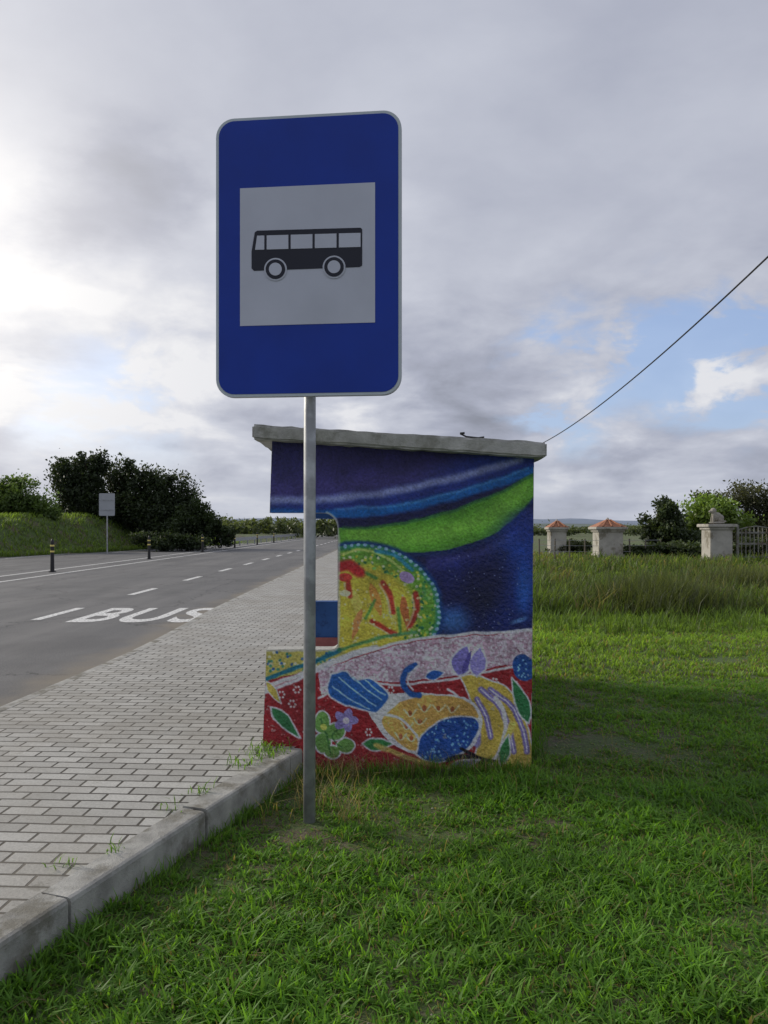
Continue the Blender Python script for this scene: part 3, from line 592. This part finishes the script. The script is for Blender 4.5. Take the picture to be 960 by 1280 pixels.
y_=RS.uniform(20,80,n); P=np.stack([xl(y_)-.6-RS.uniform(0,1,n)**1.3*9,y_],-1); hs=RS.uniform(.12,.4,n)
G.add(blades(P,hs,np.full(n,.06),hs*.6,col(n,(.07,.105,.028),.3,P),col(n,(.19,.28,.06),.35,P))); G.make('bank_grass',vg)
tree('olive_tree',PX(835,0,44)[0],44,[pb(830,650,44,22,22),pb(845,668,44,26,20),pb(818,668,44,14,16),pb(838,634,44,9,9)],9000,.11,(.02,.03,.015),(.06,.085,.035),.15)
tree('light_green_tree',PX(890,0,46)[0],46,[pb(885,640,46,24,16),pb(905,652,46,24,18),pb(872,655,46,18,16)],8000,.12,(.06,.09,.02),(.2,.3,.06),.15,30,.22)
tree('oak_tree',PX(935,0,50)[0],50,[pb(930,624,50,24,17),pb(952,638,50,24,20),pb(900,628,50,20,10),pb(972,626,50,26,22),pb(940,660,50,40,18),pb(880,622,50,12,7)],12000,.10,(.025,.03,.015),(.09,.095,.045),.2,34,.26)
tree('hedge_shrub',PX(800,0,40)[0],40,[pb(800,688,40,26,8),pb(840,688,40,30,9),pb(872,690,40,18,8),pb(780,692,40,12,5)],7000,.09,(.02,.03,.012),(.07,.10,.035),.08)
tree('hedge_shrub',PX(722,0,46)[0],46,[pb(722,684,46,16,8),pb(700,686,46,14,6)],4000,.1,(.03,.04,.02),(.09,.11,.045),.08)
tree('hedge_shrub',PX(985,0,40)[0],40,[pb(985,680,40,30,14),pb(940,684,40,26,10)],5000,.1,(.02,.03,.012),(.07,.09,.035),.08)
bl_=[]
for i in range(95):
    Y=RS.uniform(110,150); u=255+(i/95)*220+RS.uniform(-6,6); bl_.append(pb(u,664-RS.uniform(0,9),Y,RS.uniform(6,12),RS.uniform(5,10),.5))
for i in range(60):
    Y=RS.uniform(140,260); u=RS.uniform(560,1150); bl_.append(pb(u,664,Y,RS.uniform(8,22),RS.uniform(3,7),.5))
for i in range(30):
    Y=RS.uniform(90,160); u=RS.uniform(-250,260); bl_.append(pb(u,655,Y,RS.uniform(14,26),RS.uniform(10,18),.5))
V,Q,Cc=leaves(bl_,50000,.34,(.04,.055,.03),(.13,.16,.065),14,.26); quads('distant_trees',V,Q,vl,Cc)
def ridge(name,Y,x0,x1,h,seed,mat):
    xs=np.linspace(x0,x1,120); hh=h*(.5+fbm(xs,np.zeros(120),.0035*2000/Y,seed)); V=[];Fc=[]
    for i,(x,z) in enumerate(zip(xs,hh)):
        V+=[(x,Y-400,-1),(x,Y-120,z*.55),(x,Y,z),(x,Y+300,-1)]
        if i: k=4*i; Fc+=[(k-4,k,k+1,k-3),(k-3,k+1,k+2,k-2),(k-2,k+2,k+3,k-1)]
    mk(name,V,Fc,mat,None,True)
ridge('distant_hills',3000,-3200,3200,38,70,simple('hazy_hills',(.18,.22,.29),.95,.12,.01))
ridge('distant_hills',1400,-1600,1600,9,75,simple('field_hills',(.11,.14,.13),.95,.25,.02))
# ------------------------------------------------------------------ bollards, far sign
dkp=simple('bollard_black',(.02,.02,.022),.5); yl=simple('bollard_band',(.75,.62,.18),.5)
for u,Y in [(72,27.9),(177,39.4),(239,51),(283,62),(312,73),(333,84),(-60,20)]:
    x=-12.05; bo=empty('bollard',(x,Y,0))
    V,Fc=tube([(0,0,0),(0,0,.03)],.13,14); mk('base',V,Fc,dkp,bo)
    V,Fc=tube([(0,0,.0301),(0,0,.5),(0,0,1.08),(0,0,1.16),(0,0,1.2)],[.075,.065,.06,.045,.02],14); mk('shaft',V,Fc,dkp,bo,False)
    for z in (.72,.93): 
        V,Fc=tube([(0,0,z),(0,0,z+.06)],.072,14); mk('band',V,Fc,yl,bo)
fs=empty('road_sign_back',(PX(134,0,47)[0],47,0)); fz=float(hgt(fs.location.x,47))
V,Fc=tube([(0,0,fz-.1),(0,0,3.6)],.04,10); mk('post',V,Fc,galv,fs)
prism('panel',rrect(-.48,2.35,.48,3.72,.06),lambda x,z,dd:(x,-.06+dd,z),.02,simple('sign_back_grey',(.36,.38,.40),.5,.05,3),fs)
for z in(2.7,3.3): box('rail',(-.42,-.085,z-.03),(.42,-.0605,z+.03),galv,fs)
gr=empty('guard_rail',(0,0,0))
for i in range(14): box('post',(-13.2,62+i*4,-.1),(-13.1,62.1+i*4,.7),galv,gr)
box('rail',(-13.09,60,.45),(-13.04,118,.75),galv,gr)
# ------------------------------------------------------------------ right-hand gate pillars
pw=simple('whitewash',(.42,.40,.36),.9,.2,3,.3,30,col2=(.22,.20,.16),s2=1.5); ter=simple('terracotta',(.34,.15,.085),.85,.3,6,.3,20); stn=simple('weathered_stone',(.30,.28,.24),.95,.25,5,.6,25)
def pyramid(nm,cx,cy,z,hw,h,par,mat): mk(nm,[(cx-hw,cy-hw,z),(cx+hw,cy-hw,z),(cx+hw,cy+hw,z),(cx-hw,cy+hw,z),(cx-hw*.15,cy-hw*.15,z+h),(cx+hw*.15,cy-hw*.15,z+h),(cx+hw*.15,cy+hw*.15,z+h),(cx-hw*.15,cy+hw*.15,z+h)],[(0,1,5,4),(1,2,6,5),(2,3,7,6),(3,0,4,7),(4,5,6,7),(3,2,1,0)],mat,par)
def pillar(u0,u1,vt,Y,roof=True):
    x=((u0+u1)/2-480)/F*Y; hw=(u1-u0)/2/F*Y; zt=CH-(vt-660)/F*Y; e=empty('gate_pillar',(x,Y,0)); sh2=.48 if roof else 0
    zb=zt-sh2
    box('plinth',(-hw*.84,-hw*.84,-.3),(hw*.84,hw*.84,.25),pw,e,.02); box('shaft',(-hw*.76,-hw*.76,.25),(hw*.76,hw*.76,zb-.26),pw,e,.02)
    box('neck_moulding',(-hw*.86,-hw*.86,zb-.26),(hw*.86,hw*.86,zb-.14),pw,e,.02); box('cap',(-hw*1.0,-hw*1.0,zb-.14),(hw*1.0,hw*1.0,zb),pw,e,.02)
    if roof:
        pyramid('tile_roof',0,0,zb+.002,hw*.96,sh2*.75,e,ter)
        for s in (-.6,0,.6):
            V,Fc=tube([(s*hw,-hw*.98,zb+.03),(s*hw*.2,-hw*.18,zb+sh2*.74)],.05,6); mk('ridge_tile',V,Fc,ter,e)
        V,Fc=tube([(0,0,zb+sh2*.6),(0,0,zb+sh2*.8),(0,0,zb+sh2)],[.14,.1,.03],8); mk('finial',V,Fc,pw,e)
    return e,x,zb,hw
pillar(740,779,647,40); pillar(683,709,649,46)
e,x,zt,hw=pillar(878,914,655,35,False)
stt=empty('lion_statue',(x,35,zt)); bm=bmesh.new()
for c_,s_,r in [((0,0,.06),(.36,.2,.06),0),((.16,0,.24),(.16,.13,.2),.4),((0,0,.33),(.22,.13,.2),-.6),((-.12,0,.42),(.12,.12,.2),0),((-.16,0,.6),(.14,.13,.14),0),((-.29,0,.57),(.08,.07,.06),0),((-.2,.09,.18),(.05,.05,.2),0),((-.2,-.09,.18),(.05,.05,.2),0),((.3,0,.12),(.14,.05,.05),0)]:
    bmesh.ops.create_icosphere(bm,subdivisions=2,radius=1,matrix=Matrix.Translation(c_)@Matrix.Rotation(r,4,'Y')@Matrix.Diagonal((*s_,1)))
me=bpy.data.meshes.new('body'); bm.to_mesh(me); bm.free(); me.materials.append(stn); link(bpy.data.objects.new('body',me),stt)
gt_=empty('iron_gate',(x+hw+.05,34.6,0)); gm2=simple('gate_paint',(.20,.20,.18),.7,.25,6,col2=(.10,.08,.055),s2=4)
for leafi in range(2):
    x0=.05+leafi*1.75; x1=x0+1.7
    for z in (.25,.85,1.35): box('rail',(x0,-.03,z),(x1,.03,z+.08),gm2,gt_)
    box('stile',(x0-.04,-.04,.1),(x0+.06,.04,1.75),gm2,gt_); box('stile',(x1-.06,-.04,.1),(x1+.03,.04,1.6),gm2,gt_)
    for k in range(1,9):
        xx=x0+k*(x1-x0)/9; h_=1.5+.18*math.sin(k/9*math.pi); box('bar',(xx-.018,-.018,.15),(xx+.018,.018,h_),gm2,gt_)
    V,Fc=tube([(x0,0,1.5),(x0+.4,0,1.62),(x0+.85,0,1.68),(x0+1.3,0,1.62),(x1,0,1.5)],.03,6); mk('top_arch',V,Fc,gm2,gt_)
pillar(1018,1054,656,35,True)
wf=empty('wire_fence',(0,0,0)); fp=simple('fence_post_wood',(.16,.14,.11),.9,.2,6)
for i,xx in enumerate(np.linspace(8.0,14.2,9)):
    V,Fc=tube([(xx,39.5,-.2),(xx+RS.uniform(-.04,.04),39.5,1.05)],.04,6); mk('fence_post',V,Fc,fp,wf)
for z in (.4,.7,.98):
    V,Fc=tube([(8.0,39.46,z),(11,39.46,z-.02),(14.2,39.46,z)],.008,4); mk('fence_wire',V,Fc,galv,wf)
# ------------------------------------------------------------------ wire + poles
V,Fc=tube([(7.1+.0*t,8+t*52,5.4+.0031*(8+t*52-34)**2) for t in np.linspace(0,1,60)],.018,6); mk('overhead_cable',V,Fc,simple('cable_black',(.015,.015,.017),.6))
wd_=simple('pole_wood',(.14,.11,.08),.9,.25,5)
for yy_ in (8,60):
    p=empty('utility_pole',(7.1,yy_,0)); V,Fc=tube([(0,0,-.3),(0,0,7.65)],[.14,.09],12); mk('shaft',V,Fc,wd_,p); V,Fc=tube([(0,0,7.4),(.0,-.0,7.6)],.11,8); mk('insulator_bracket',V,Fc,galv,p)
